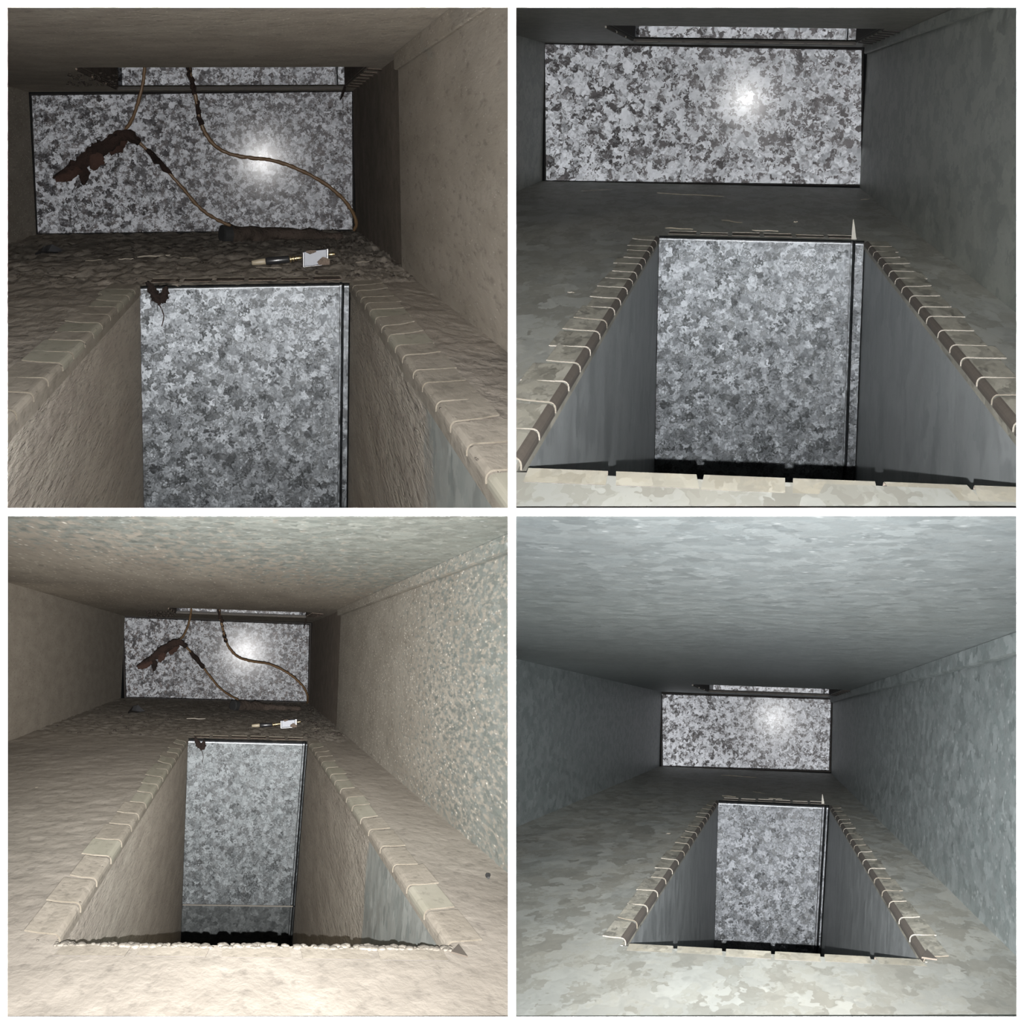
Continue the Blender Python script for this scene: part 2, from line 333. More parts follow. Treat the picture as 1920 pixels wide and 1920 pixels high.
def tube(path, radii, seg=8, lumps=0.0, seed=0, flat=1.0):
    path = [Vector(p) for p in path]; n = len(path)
    if isinstance(radii, (int, float)): radii = [radii]*n
    verts, faces = [], []
    for i, p in enumerate(path):
        t = (path[min(i+1, n-1)]-path[max(i-1, 0)]).normalized()
        a = t.cross(Vector((0, 1, 0))); a = a.normalized() if a.length > 1e-3 else Vector((1, 0, 0)); b = t.cross(a)
        for k in range(seg):
            an = 2*math.pi*k/seg; dr = a*math.cos(an)+b*math.sin(an)*flat
            q = p+dr*radii[i]
            if lumps: q += dr*radii[i]*lumps*noise.noise(q*(.6/max(radii))+Vector((seed, 0, 0)))*2
            verts.append(q)
    for i in range(n-1):
        for k in range(seg):
            faces.append((i*seg+k, i*seg+(k+1) % seg, (i+1)*seg+(k+1) % seg, (i+1)*seg+k))
    faces.append(tuple(range(seg))[::-1]); faces.append(tuple((n-1)*seg+k for k in range(seg)))
    return verts, faces
def smooth_path(pts, per=8):
    pts = [Vector(p) for p in pts]; out = []
    for i in range(len(pts)-1):
        p0, p1, p2, p3 = pts[max(i-1, 0)], pts[i], pts[i+1], pts[min(i+2, len(pts)-1)]
        for k in range(per):
            t = k/per
            out.append(.5*((2*p1)+(p2-p0)*t+(2*p0-5*p1+4*p2-p3)*t*t+(3*p1-p0-3*p2+p3)*t**3))
    return out+[pts[-1]]

# ------------------------------------------------------------------ white dividing wall, added in place of the borders between the four views
def white_wall():
    h1 = 946/F; h0 = 7.5/F; ho = .9; hb = .40
    us = [-ho, -h1, -h0, h0, h1, ho]               # widths and heights as slopes seen from the middle of the room
    vs = [(ho, YW), (h1, YW), (h0, YW), (-h0, YW/(1-SL*h0)), (-h1, YB), (-hb, YW/(1-SL*hb))]
    v, f = [], []
    for i in range(5):
        for j in range(5):
            if i in (1, 3) and j in (1, 3): continue
            k = len(v)
            for th in (0, .010):
                for vv, yy in (vs[j], vs[j+1]):
                    for u in (us[i], us[i+1]): v.append((u*(yy+th), yy+th, vv*(yy+th)))
            f += [tuple(q+k for q in fc) for fc in ((0, 1, 3, 2), (4, 6, 7, 5), (0, 4, 5, 1), (2, 3, 7, 6), (0, 2, 6, 4), (1, 5, 7, 3))]
    b = BAR*.96
    for p, q in (((-b, YW+.010, -.0), (b, 2.2, 1.1)), ((-1.1, YW+.010, -b), (-b, 2.2, b)), ((b, YW+.010, -b), (1.1, 2.2, b))):
        p, q = boxv(p, q); k = len(v); v += p; f += [tuple(x+k for x in fc) for fc in q]
    k = len(v)                                      # lower middle partition, its front edge leaning like the wall
    v += [(x, y, z) for x in (-b, b) for y, z in ((YW+.012, 0), (YB+.6, -.286-.39), (2.4, -.676), (2.4, 0))]
    f += [tuple(x+k for x in fc) for fc in ((0, 1, 2, 3), (7, 6, 5, 4), (0, 4, 5, 1), (1, 5, 6, 2), (2, 6, 7, 3), (3, 7, 4, 0))]
    me = bpy.data.meshes.new('wall_front'); me.from_pydata(v, [], f); me.materials.append(M['white'])
    bm = bmesh.new(); bm.from_mesh(me); bmesh.ops.recalc_face_normals(bm, faces=bm.faces); bm.to_mesh(me); bm.free()
    o = bpy.data.objects.new('wall_front', me); COL.objects.link(o)
    tag(o, 'added white wall and partitions dividing the four metal duct mouths', kind='structure')
white_wall()

def dust_z(x, y, amp, seed):
    p = Vector((x*60, y*18, seed))
    q = p*2.1+Vector((noise.noise(p*1.3), noise.noise(p*1.7), 0))*.9
    return amp*(noise.noise(p)*.5+(.5-abs(noise.noise(q)))*.7+noise.noise(p*5.1)*.3)

# ------------------------------------------------------------------ one duct
def duct(c):
    P = Panel(c['vp'], c['slope'], c['D'], c['left'], c['top'], c['plate'][0])
    D = P.D; dirty = c['dirty']; who = c['who']
    tl, tr, br, bl = [P.at_y(*q, D) for q in c['plate']]
    zf = (bl.z+br.z)/2; zc = (tl.z+tr.z)/2; xl = (tl.x+bl.x)/2; xr = (tr.x+br.x)/2
    pt = [P.at_z(*q, zf) for q in c['pit_top']]; Yp = (pt[0].y+pt[1].y)/2
    pl = P.at_y(*c['pit_top'][0], Yp).x; pr = P.at_y(*c['pit_top'][1], Yp).x
    Yn = P.at_z(*c['near_rim'], zf).y
    pbl, pbr = [P.at_y(*q, Yp) for q in c['pit_bottom']]; zb = (pbl.z+pbr.z)/2
    Yo1 = P.at_z(*c['slot_far'], zc).y; Yo0 = P.at_z(*c['slot_near'], zc).y
    ol = P.at_y(c['slot_x'][0], c['slot_far'][1], Yo1).x; orr = P.at_y(c['slot_x'][1], c['slot_far'][1], Yo1).x
    y0 = .5
    P.zf, P.zc, P.xl, P.xr, P.pl, P.pr, P.Yp, P.Yn, P.ol, P.orr, P.Yo0, P.Yo1 = zf, zc, xl, xr, pl, pr, Yp, Yn, ol, orr, Yo0, Yo1
    print(who, dict(zf=round(zf, 3), zc=round(zc, 3), xl=round(xl, 3), xr=round(xr, 3), pl=round(pl, 3), pr=round(pr, 3), Yp=round(Yp, 2), Yn=round(Yn, 2), zb=round(zb, 3), ol=round(ol, 3), orr=round(orr, 3), Yo0=round(Yo0, 2), Yo1=round(Yo1, 2)))
    amp = .0022 if dirty else 0
    P.seed = c['seed']
    def fz(x, y):
        if not dirty: return zf+.0003*noise.noise(Vector((x*9, y*4, P.seed)))
        a = amp*(1.5 if y > Yp else 1)
        e = 1.0
        if y > Yp*.9: e = 1+1.4*min(1, (y-Yp*.9)/(Yp*.15))
        if x > pr and y < Yp: e *= .45
        return zf+dust_z(x, y, a*e, P.seed)
    P.fz = fz
    # floor with its opening
    n = 150 if dirty else 40
    xs = merged(lin(xl-.002, pl, n//3), lin(pl, pr, n//3), lin(pr, xr+.002, n//3)); notch = c.get('notch', 0)
    ys = merged(geo(y0, Yn-notch, n//4), geo(Yn, Yp, n), geo(Yp, D, n//2))
    v, f = grid(xs, ys, lambda x, y: Vector((x, y, fz(x, y))), lambda x, y: not (pl < x < pr and Yn-notch < y < Yp))
    P.floor = fl = build(P, 'floor', v, f, c['m_floor'], smooth=dirty, solid=.003)
    tag(fl, 'bottom sheet of the %s' % who, kind='structure')
    # ceiling with the slot near the far end
    xs = merged(lin(xl, ol, 12), lin(ol, orr, 12), lin(orr, xr, 12)); ys = merged(geo(y0, Yo0, 40), lin(Yo0, Yo1, 8), lin(Yo1, D, 6))
    v, f = grid(xs, ys, lambda x, y: Vector((x, y, zc)), lambda x, y: not (ol < x < orr and Yo0 < y < Yo1))
    P.ceiling = o = build(P, 'ceiling', v, [q[::-1] for q in f], c['m_ceiling'], solid=.003)
    tag(o, 'top sheet of the %s' % who, kind='structure')
    # side walls (right one in two lengths with a joint on the dusty ducts)
    yj = c.get('joint')
    zs = lin(zf-.004, zc+.002, 12)
    v, f = grid(geo(y0, D, 40), zs, lambda y, z: Vector((xl, y, z)))
    tag(build(P, 'wall_left', v, f, c['m_wall'], solid=.003), 'left side sheet of the %s' % who, kind='structure')
    if yj:
        yj = P.at_x(*yj, xr).y
        v, f = grid(geo(y0, yj, 40), zs, lambda y, z: Vector((xr-.004, y, z)))
        tag(build(P, 'wall_right', v, [q[::-1] for q in f], c['m_wall_r'], solid=.004), 'right side sheet of the %s' % who, kind='structure')
        v, f = grid(geo(yj, D, 10), zs, lambda y, z: Vector((xr, y, z)))
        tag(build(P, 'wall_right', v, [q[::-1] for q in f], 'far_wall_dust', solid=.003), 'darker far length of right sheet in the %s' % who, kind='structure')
    else:
        v, f = grid(geo(y0, D, 40), zs, lambda y, z: Vector((xr, y, z)))
        tag(build(P, 'wall_right', v, [q[::-1] for q in f], c['m_wall_r'], solid=.003), 'right side sheet of the %s' % who, kind='structure')
    # flange strip along the top of the right wall
    hs = c['flange']/F*D
    sec = [(xr-.0045, zc-.0005), (xr-.0045-.006*D/5, zc-.0005), (xr-.0045-.006*D/5, zc-hs+.001), (xr-.004-.004*D/5, zc-hs), (xr-.0042, zc-hs)]
    v, f = prism(sec, y0, (yj or D*.98)); tag(build(P, 'trim_1', v, f, c['m_wall_r']), 'flange strip along the top of right sheet in the %s' % who, kind='structure')
    # far end plate: a panel with a rolled lip on every side
    g = 2.5/F*D
    q = [tl, tr, br, bl]; cen = sum(q, Vector())/4
    def inset(p, k): return p+Vector((k*(1 if p.x < cen.x else -1), 0, k*(1 if p.z < cen.z else -1)))
    v = [inset(p, g)+Vector((0, .004, 0)) for p in q]+[inset(p, g*1.6) for p in q]
    v += [p+Vector((0, .010, 0)) for p in q]
    f = [(4, 5, 6, 7)]+[(i, (i+1) % 4, (i+1) % 4+4, i+4) for i in range(4)]
    f += [(i+8, (i+1) % 4+8, (i+1) % 4, i) for i in range(4)]
    o = build(P, 'wall_back', v, f, [c['m_plate'], 'dark_gap'], mi=[0]*5+[1]*4)  # outer ring coloured dark as the shaded gap round the plate
    tag(o, 'galvanized end plate closing the %s' % who, kind='structure')
    # ---------------- the branch collar that drops through the floor
    base = Vector(((pl+pr)/2, Yp, zf))
    P.collar = col = thing(P, 'floor_collar', base, c['collar_label'], 'duct collar', 'branch collars in the floors')
    sg0 = P.at_y(c['seam'][0], c['pit_top'][0][1], Yp).x; sg1 = P.at_y(c['seam'][1], c['pit_top'][0][1], Yp).x
    px4 = F/Yp; d1 = 1/px4
    zt = zf-7*d1                    # top of flat part
    prof = [(pl, 0), (sg0, 0), (sg0+1.5*d1, .010), (sg0+4*d1, .010), (sg0+6*d1, -.004), (sg0+8*d1, -.006), (pr-2*d1, -.006), (pr, .004)]
    def xb(x): return pbl.x+(x-pl)/(pr-pl)*(pbr.x-pbl.x)
    def plate_part(name, z1, z2, m, tilt=0.0, roll=False):
        zz = lin(z1, z2, 6); v, f = [], []
        def lerp(x, z): t = (zf-z)/(zf-zb); return x+(xb(x)-x)*t
        rows = [(z, tilt*(z1-z), 0) for z in zz]
        if roll:
            r = zf-zt; rows = [(zt+r*math.sin(a), r*.8*(1-math.cos(a)), 0) for a in [math.radians(q) for q in (90, 60, 35, 20, 12, 6, 2)]]+rows
        for z, dy, _ in rows: v += [Vector((lerp(x, z), Yp+off+dy, z)) for x, off in prof]
        k = len(prof)
        for j in range(len(rows)-1):
            for i in range(k-1): f.append((j*k+i, (j+1)*k+i, (j+1)*k+i+1, j*k+i+1))
        nr = 7*(k-1) if roll else 0
        return build(P, name, v, f, [m, 'rolled_edge'], col, mi=[1]*nr+[0]*(len(f)-nr))
    if 'pit_seam' in c:
        zs_ = P.at_y((pl+pr)/2, c['pit_seam'], Yp).z
        plate_part('back_panel', zt, zs_, c['m_pit'], roll=True)
        plate_part('lower_panel', zs_-2*d1, zb, 'pit_lower', tilt=.10)
        v, f = boxv((xb(pl), Yp-.006, zs_-2.2*d1), (xb(pr), Yp+.004, zs_)); build(P, 'joint_strip', v, f, 'edge', col)
    else:
        plate_part('back_panel', zt, zb, c['m_pit'], roll=True)
    wall_side = 'side_panel'
    for s in (0, 1):
        x1, x2 = (pl, pbl.x) if s == 0 else (pr, pbr.x)
        sg = -1 if s == 0 else 1
        v, f = grid(lin(Yn, Yp+.004, 24), lin(0, 1, 16), lambda y, t: Vector((x1+(x2-x1)*t+sg*.0006, y, zf-.006+(zb-zf)*t)))
        build(P, wall_side, v, f if s == 1 else [q[::-1] for q in f], c['m_collar'][s], col, solid=.0015)
        rim = [(x1-sg*.0006, zf-.006-.0035*c['k']), (x1+sg*.0012, zf-.006-.0035*c['k']), (x1+sg*.0012, zf-.002), (x1-sg*.0006, zf-.002)]
        v, f = prism(rim, Yn, Yp); build(P, 'rim', v, f, c['m_tab'], col)
    v, f = boxv((pl, Yn-.003, zb), (pr, Yn-.0015, zf-.006)); build(P, 'front_panel', v, f, c['m_collar'][0], col)
    # tabs folded out over the floor, one by one
    k = c['k']; th = .0009*k; r = .0036*k; L = c['tab_L']
    lift0 = .0006+(amp*.8)
    def profile(L, lift):
        p = [(0, -.006*k), (0, -r)]+[(r-r*math.cos(a), -r+r*math.sin(a)) for a in [math.radians(q) for q in (25, 50, 72, 90)]]
        p = [(u, wv+lift0) for u, wv in p]
        return p+[(L*.6, lift0+lift*.3), (L, lift0+lift)]
    def tabs(places, frame, th, drop=0.0):
        for (t0, t1, Lk, lift, mm) in places:
            sec = strip_section(profile(Lk, lift), th); n = len(sec)
            sk = random.uniform(-.08, .08)*(t1-t0)
            v = [frame(u, t0+sk*u/Lk, wv-drop) for u, wv in sec]+[frame(u, t1+sk*u/Lk, wv-drop) for u, wv in sec]
            f = [tuple(range(n)), tuple(range(2*n-1, n-1, -1))]+[(i, i+n, (i+1) % n+n, (i+1) % n) for i in range(n)]
            h = n//2
            mi = [2, 2]+[1 if (i < 5 or i >= n-6) else 0 for i in range(n)]
            if drop: mi[2+h-1] = 3  # front tip coloured dark so the flash does not whiten it
            build(P, 'tab', v, f, [mm, 'tab_bend' if not dirty else mm, c['m_edge'], 'dark_gap'], col, mi=mi)
    def sides(ylist, s):
        out = []
        for a, b in zip(ylist[:-1], ylist[1:]):
            gap = (b-a)*random.uniform(.06, .12)
            out.append((a+gap*.5, b-gap*.5, L*random.uniform(.85, 1.15), random.uniform(.0002, .0016)*k*(2 if dirty else 1), random.choice(c['m_tabs'])))
        return out
    for s in (0, 1):
        yl = geo(Yn*1.02, Yp*.985, c['n_side'])if c.get('geo_tabs') else lin(Yn+.01, Yp-.02, c['n_side'])
        yl = [y+random.uniform(-.1, .1)*(yl[1]-yl[0]) for y in yl]
        fr = (lambda u, t, wv: Vector((pl-u+.0006, t, zf+wv))) if s == 0 else (lambda u, t, wv: Vector((pr+u-.0006, t, zf+wv)))
        tabs(sides(yl, s), fr, th)
    # near rim
    xs = lin(pl+.004, pr-.003, c['n_near']); pl_ = []
    for a, b in zip(xs[:-1], xs[1:]):
        g_ = (b-a)*(.045 if not dirty else .07)
        pl_.append((a+g_, b-g_, c['near_L']*random.uniform(.92, 1.08), 0.0, 'tab_near' if not dirty else c['m_tabs'][0]))
    tabs(pl_, lambda u, t, wv: Vector((t, Yn-u*1.0+.0006, zf+wv)), -.00025*k, drop=lift0-.0001-amp*.5)
    if 'corner' in c:                        # torn corner of the collar, bent flat on the floor
        t3 = [P.at_z(*q, zf+.002) for q in c['corner']]
        v = t3+[q+Vector((0, 0, .0012)) for q in t3]
        build(P, 'corner_tab', v, [(2, 1, 0), (3, 4, 5), (0, 1, 4, 3), (1, 2, 5, 4), (2, 0, 3, 5)], 'tab_bend', col)
    # far rim: short tabs with a raised end that catches the light
    xs = lin(pl+.006, pr-.006, 6)
    for i, (a, b) in enumerate(zip(xs[:-1], xs[1:])):
        La = c['far_L']*random.uniform(.75, 1.1)
        hh = 2.2*(Yp+La)/F
        zz = zf+lift0+random.uniform(0, .0004)
        v, f = boxv((a+.004*k, Yp+.012, zz), (b-.002*k, Yp+La, zz+th*.8)); build(P, 'tab', v, f, c['m_far_tab'], col)
        v, f = boxv((a+.004*k, Yp+La, zz), (b-.002*k, Yp+La+.002, zz+hh)); build(P, 'tab', v, f, c['m_edge'], col)
    # ---------------- the take-off collar seen through the slot in the ceiling
    base = Vector(((ol+orr)/2, Yo1, zc))
    cc = thing(P, 'ceiling_collar', base, c['slot_label'], 'duct collar', 'take-off collars in the ceilings')
    H = .22*k; d2 = Yo1/F
    s0 = P.at_y(c['slot_seam'], c['slot_far'][1], Yo1).x
    prof2 = [(ol, 0), (ol+3*d2, -.003), (ol+7*d2, 0), (s0-5*d2, 0), (s0-3.5*d2, .012), (s0-2*d2, .012), (s0, -.004), (orr, -.005)]
    v = [Vector((x, Yo1+.004+o_, z)) for z in (zc+.004, zc+H*.5, zc+H) for x, o_ in prof2]; n = len(prof2)
    f = [(j*n+i, j*n+i+1, (j+1)*n+i+1, (j+1)*n+i) for j in range(2) for i in range(n-1)]
    build(P, 'back_panel', v, f, c['m_plate'], cc)
    for x in (ol-.0015, orr+.0015):
        v, f = boxv((x-.001, Yo0, zc), (x+.001, Yo1+.006, zc+H)); build(P, 'side_panel', v, f, c['m_slot_side'], cc)
    v, f = boxv((ol, Yo0-.002, zc), (orr, Yo0-.0005, zc+H)); build(P, 'front_panel', v, f, c['m_slot_side'], cc)
    xs = lin(ol, orr, 9)
    for a, b in zip(xs[:-1], xs[1:]):       # tabs beyond the slot: underside painted shade-dark, lit lip
        v, f = boxv((a+.003*k, Yo1+.004, zc-.0022*k), (b-.003*k, Yo1+.05*k, zc-.0012*k)); build(P, 'tab', v, f, 'dark_gap', cc)
        v, f = boxv((a+.003*k, Yo1+.003, zc-.0034*k), (b-.003*k, Yo1+.0045, zc-.0022*k)); build(P, 'tab', v, f, c['m_edge'], cc)
    v, f = boxv((ol-.002, Yo1+.012, zc-.0044*k), (orr+.002, Yo1+.016, zc)); build(P, 'rim', v, f, 'dark_gap', cc)  # this bar and the next paint the black gap at the slot's far edge
    v, f = boxv((ol, Yo1-.001, zc-.0008), (orr, Yo1+.002, zc+1.5*d2)); build(P, 'rim', v, f, 'dark_gap', cc)
    for i in range(c['n_pleat']):            # tabs along the right side of the slot
        y = Yo0+(Yo1-Yo0)*(i+.3)/c['n_pleat']
        v = [Vector((orr+.002, y, zc-.001*k)), Vector((orr+.030*k, y+.02*k, zc-.002*k)), Vector((orr+.030*k, y+.035*k, zc-.004*k)), Vector((orr+.002, y+.03*k, zc-.002*k))]
        v += [q+Vector((0, 0, .001*k)) for q in v]
        f = [(0, 1, 2, 3), (7, 6, 5, 4)]+[(a, a+4, (a+1) % 4+4, (a+1) % 4) for a in range(4)]
        build(P, 'tab', v, f, [c['m_pleat']], cc)
    for i in range(3):                       # and two or three along the left side
        y = Yo0+(Yo1-Yo0)*i/3; y2 = y+(Yo1-Yo0)*.30
        v, f = boxv((ol-.004*k, y, zc-.004*k), (ol-.001*k, y2, zc-.0004)); build(P, 'tab', v, f, c['m_left_pleat'], cc)
    return P

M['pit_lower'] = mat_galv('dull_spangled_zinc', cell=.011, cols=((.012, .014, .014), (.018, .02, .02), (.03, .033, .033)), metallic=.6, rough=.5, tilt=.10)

TL = dict(k=.8, who='dusty duct seen close up', vp=(492, 300), slope=-.004, D=3.3, left=True, top=True, dirty=True, seed=3.1,
          plate=((55, 175), (664, 168), (665, 434), (67, 442)), pit_top=((262, 531), (656, 536)), pit_bottom=((270, 960), (651, 960)), near_rim=(560, 985),
          slot_far=(430, 164), slot_near=(430, 126), slot_x=(222, 646), slot_seam=634, joint=(757, 330), flange=19, seam=(637, 645),
          m_floor='floor_dirty', m_ceiling='ceiling_dirty', m_wall='wall_dirty', m_wall_r='wall_dirty', m_plate='plate_dirty', m_pit='pit',
          m_collar=('collar_dirty_all', 'collar_dirty'), m_tab='tab_dirty', m_tabs=('tab_dirty', 'tab_dirty', 'tab_olive'), m_edge='dust_edge', m_far_tab='far_dust',
          m_slot_side='far_dust', m_pleat='far_dust', m_left_pleat='far_dust', n_pleat=7, tab_L=.026, near_L=.03, far_L=.06, n_side=17, n_near=6,
          collar_label='dust caked sheet metal drop collar in the upper left duct floor', slot_label='spangled take-off collar behind two hanging wires, upper left duct ceiling')
TR = dict(k=.8, who='clean duct seen close up', vp=(1398, 182), slope=.014, D=3.3, left=False, top=True, dirty=False, seed=5.2,
          plate=((1018, 79), (1620, 90), (1618, 350), (1020, 342)), pit_top=((1236, 440), (1621, 453)), pit_bottom=((1227, 900), (1604, 900)), near_rim=(1436, 893),
          slot_far=(1396, 77), slot_near=(1396, 51), slot_x=(1190, 1604), slot_seam=1590, flange=13, seam=(1596, 1605),
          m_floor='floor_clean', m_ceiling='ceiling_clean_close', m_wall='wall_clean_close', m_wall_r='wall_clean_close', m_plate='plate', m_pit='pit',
          m_collar=('collar_clean', 'collar_clean'), m_tab='tab_clean', m_tabs=('tab_clean',), m_edge='edge', m_far_tab='tab_bend',
          m_slot_side='dark_gap', m_pleat='dark_gap', m_left_pleat='edge', n_pleat=7, tab_L=.022, near_L=.032, far_L=.05, n_side=18, n_near=6, notch=.011,
          collar_label='clean sheet metal drop collar with bent tabs in the upper right duct floor', slot_label='bright take-off collar above the end plate, upper right duct ceiling')
BL = dict(k=1.3, corner=((846, 1787), (860, 1773), (877, 1796)), who='dusty duct seen from further back', vp=(460, 1220), slope=.034, D=8.1, left=True, top=False, dirty=True, seed=8.4,
          plate=((228, 1154), (584, 1168), (580, 1319), (233, 1310)), pit_top=((353, 1383), (577, 1392)), pit_bottom=((338, 1800), (545, 1800)), near_rim=(480, 1775), pit_seam=1690,
          slot_far=(452, 1151), slot_near=(452, 1144), slot_x=(331, 573), slot_seam=567, joint=(638, 1250), flange=8, seam=(568, 571),
          m_floor='floor_dirty_wide', m_ceiling='ceiling_dirty_wide', m_wall='wall_dirty', m_wall_r='wall_dirty_wide', m_plate='plate_dirty_wide', m_pit='pit_far',
          m_collar=('collar_dirty_all', 'collar_dirty_wide'), m_tab='tab_dirty', m_tabs=('tab_dirty', 'tab_olive', 'tab_dirty'), m_edge='dust_edge', m_far_tab='far_dust',
          m_slot_side='far_dust', m_pleat='far_dust', m_left_pleat='far_dust', n_pleat=7, tab_L=.025, near_L=.06, far_L=.12, n_side=18, n_near=5,
          collar_label='dust caked sheet metal drop collar in the lower left duct floor', slot_label='thin bright take-off collar behind two wires, lower left duct ceiling')
BR = dict(k=1.0, corner=((1728, 1797), (1738, 1782), (1757, 1801)), who='clean duct seen from further back', vp=(1452, 1345), slope=.036, D=6.7, left=False, top=False, dirty=False, seed=11.7,
          plate=((1238, 1298), (1562, 1308), (1558, 1448), (1239, 1439)), pit_top=((1347, 1499), (1555, 1511)), pit_bottom=((1339, 1800), (1538, 1800)), near_rim=(1450, 1783),
          slot_far=(1440, 1299), slot_near=(1440, 1288), slot_x=(1330, 1554), slot_seam=1546, flange=9, seam=(1542, 1546),
          m_floor='floor_clean', m_ceiling='ceiling_clean', m_wall='wall_clean', m_wall_r='wall_clean', m_plate='plate_small', m_pit='pit_small',
          m_collar=('collar_clean', 'collar_clean'), m_tab='tab_clean', m_tabs=('tab_clean',), m_edge='edge', m_far_tab='tab_bend',
          m_slot_side='dark_gap', m_pleat='dark_gap', m_left_pleat='edge', n_pleat=7, tab_L=.019, near_L=.05, far_L=.09, n_side=18, n_near=6, notch=.020,
          collar_label='clean sheet metal drop collar with bent tabs in the lower right duct floor', slot_label='thin bright take-off collar above the end plate, lower right duct ceiling')
M['collar_dirty_wide'] = mat_dirty('dust_edged_collar_zinc', dict(GD, cols=((.20, .225, .215), (.26, .28, .265), (.32, .335, .315))), dict(a=(.58, .53, .455), b=(.47, .42, .36), scale=190, strength=.9, dist=.005, stretch=(1, .09, 1), specks=.3), dict(bias=2.35, grad=(0, 1.0, 0), amp=.3, scale=14, stretch=(1, .5, .5), sharp=.05))
PTL, PTR, PBL, PBR = duct(TL), duct(TR), duct(BL), duct(BR)
# ------------------------------------------------------------------ loose things in the ducts
def floor_pt(P, x, y, up=0.0):
    p = P.at_z(x, y, P.zf+.0012)
    for _ in range(3): p = P.at_z(x, y, max(P.fz(p.x, p.y), P.zf)+.0012)      # on top of the dust there
    p.z += up; return p

def wire(P, pts, Ys, r, name_label, bumps=()):
    path = smooth_path([P.at_y(x, y, Y) for (x, y), Y in zip(pts, Ys)], 8)
    root = thing(P, 'hanging_wire', path[0], name_label, 'wire', None)
    v, f = tube(path, r, 8, .25, 2); build(P, 'insulation', v, f, 'wire', root, smooth=True)
    for t, wd, ln in bumps:
        i = int(t*(len(path)-1)); seg = path[max(0, i-ln):i+ln+1]
        v, f = tube(seg, [r*(1+wd*math.sin(math.pi*(j+.3)/len(seg))) for j in range(len(seg))], 9, .6, i)
        build(P, 'dust_knot', v, f, 'clump', root, smooth=False)
    return root

def leaf(P, spine, widths, thick, seed):
    """a curled dry flake: flat tapered body with a ragged edge and real thickness"""
    n = len(spine); v, f = [], []
    for i, (p, wd) in enumerate(zip(spine, widths)):
        t = (spine[min(i+1, n-1)]-spine[max(i-1, 0)]).normalized(); a = t.cross(Vector((0, 1, 0))).normalized()
        for k in range(10):
            an = 2*math.pi*k/10
            q = p+a*math.cos(an)*wd+Vector((0, 1, 0))*math.sin(an)*thick
            q += a*math.cos(an)*wd*.75*noise.noise(q*(2.2/max(widths))+Vector((seed, k*3, 0)))
            v.append(q)
    for i in range(n-1):
        for k in range(10): f.append((i*10+k, i*10+(k+1) % 10, (i+1)*10+(k+1) % 10, (i+1)*10+k))
    f.append(tuple(range(10))[::-1]); f.append(tuple((n-1)*10+k for k in range(10)))
    return v, f
def leaf_px(P, pts, ws, Y, thick, seed):
    path = smooth_path([P.at_y(x, y, Y) for x, y in pts], 5); n = len(path)
    wd = []
    for i in range(n):
        t = i/(n-1)*(len(ws)-1); a = int(min(t, len(ws)-2)); wd.append((ws[a]+(ws[a+1]-ws[a])*(t-a))*Y/F)
    return leaf(P, path, wd, thick, seed)

def sliver(P, a, b, wpx, label, name='straw', mat='straw', cat='straw', up=.0006, tilt=0.0):
    top = P.zf
    for i in range(9):
        m = P.at_z(a[0]+(b[0]-a[0])*i/8, a[1]+(b[1]-a[1])*i/8, P.zf+.003 if P.left else P.zf); top = max(top, P.fz(m.x, m.y))
    p, q = P.at_z(*a, top+up), P.at_z(*b, top+up+tilt)
    ww = wpx/F*p.y; d = (q-p); n = 5; v, f = [], []
    for i in range(n+1):
        c_ = p+d*i/n+Vector((0, 0, ww*.35*math.sin(i*2.1+p.x*90))); wi = ww*(.55+.45*math.sin(math.pi*(i+.6)/(n+1.2)))
        for dy, dz in ((-wi, -wi*.45), (wi, -wi*.45), (wi*.8, wi*.5), (-wi*.8, wi*.5)): v.append(c_+Vector((0, dy, dz)))
    for i in range(n):
        for k in range(4): f.append((i*4+k, i*4+(k+1) % 4, (i+1)*4+(k+1) % 4, (i+1)*4+k))
    f += [(3, 2, 1, 0), tuple(n*4+k for k in range(4))]
    o = build(P, name, [x for x in v], f, mat, base=p)
    return tag(o, label, cat) if o else None

def lumps(P, name, pts, mat, label, parent=None, smooth=True):
    """many small dust grains in one object"""
    v, f = [], []
    for (p, r) in pts:
        k = len(v); n = 6
        for j, (zz, rr) in enumerate(((-.6, .8), (.15, 1.0), (.62, .72))):
            for i in range(n):
                an = 2*math.pi*(i+.5*j)/n; q = r*random.uniform(.85, 1.15)
                v.append(p+Vector((math.cos(an)*rr*q, math.sin(an)*rr*q*2.2, zz*q*.6)))
        v.append(p+Vector((0, 0, r*.58)))
        for j in range(2):
            for i in range(n): f.append((k+j*n+i, k+j*n+(i+1) % n, k+(j+1)*n+(i+1) % n, k+(j+1)*n+i))
        for i in range(n): f.append((k+2*n+i, k+2*n+(i+1) % n, k+3*n))
        f.append(tuple(k+i for i in range(n))[::-1])
    o = build(P, name, v, f, mat, parent, smooth=smooth, base=None if parent is not None else pts[0][0])
    return tag(o, label, None, None, 'stuff') if o else None

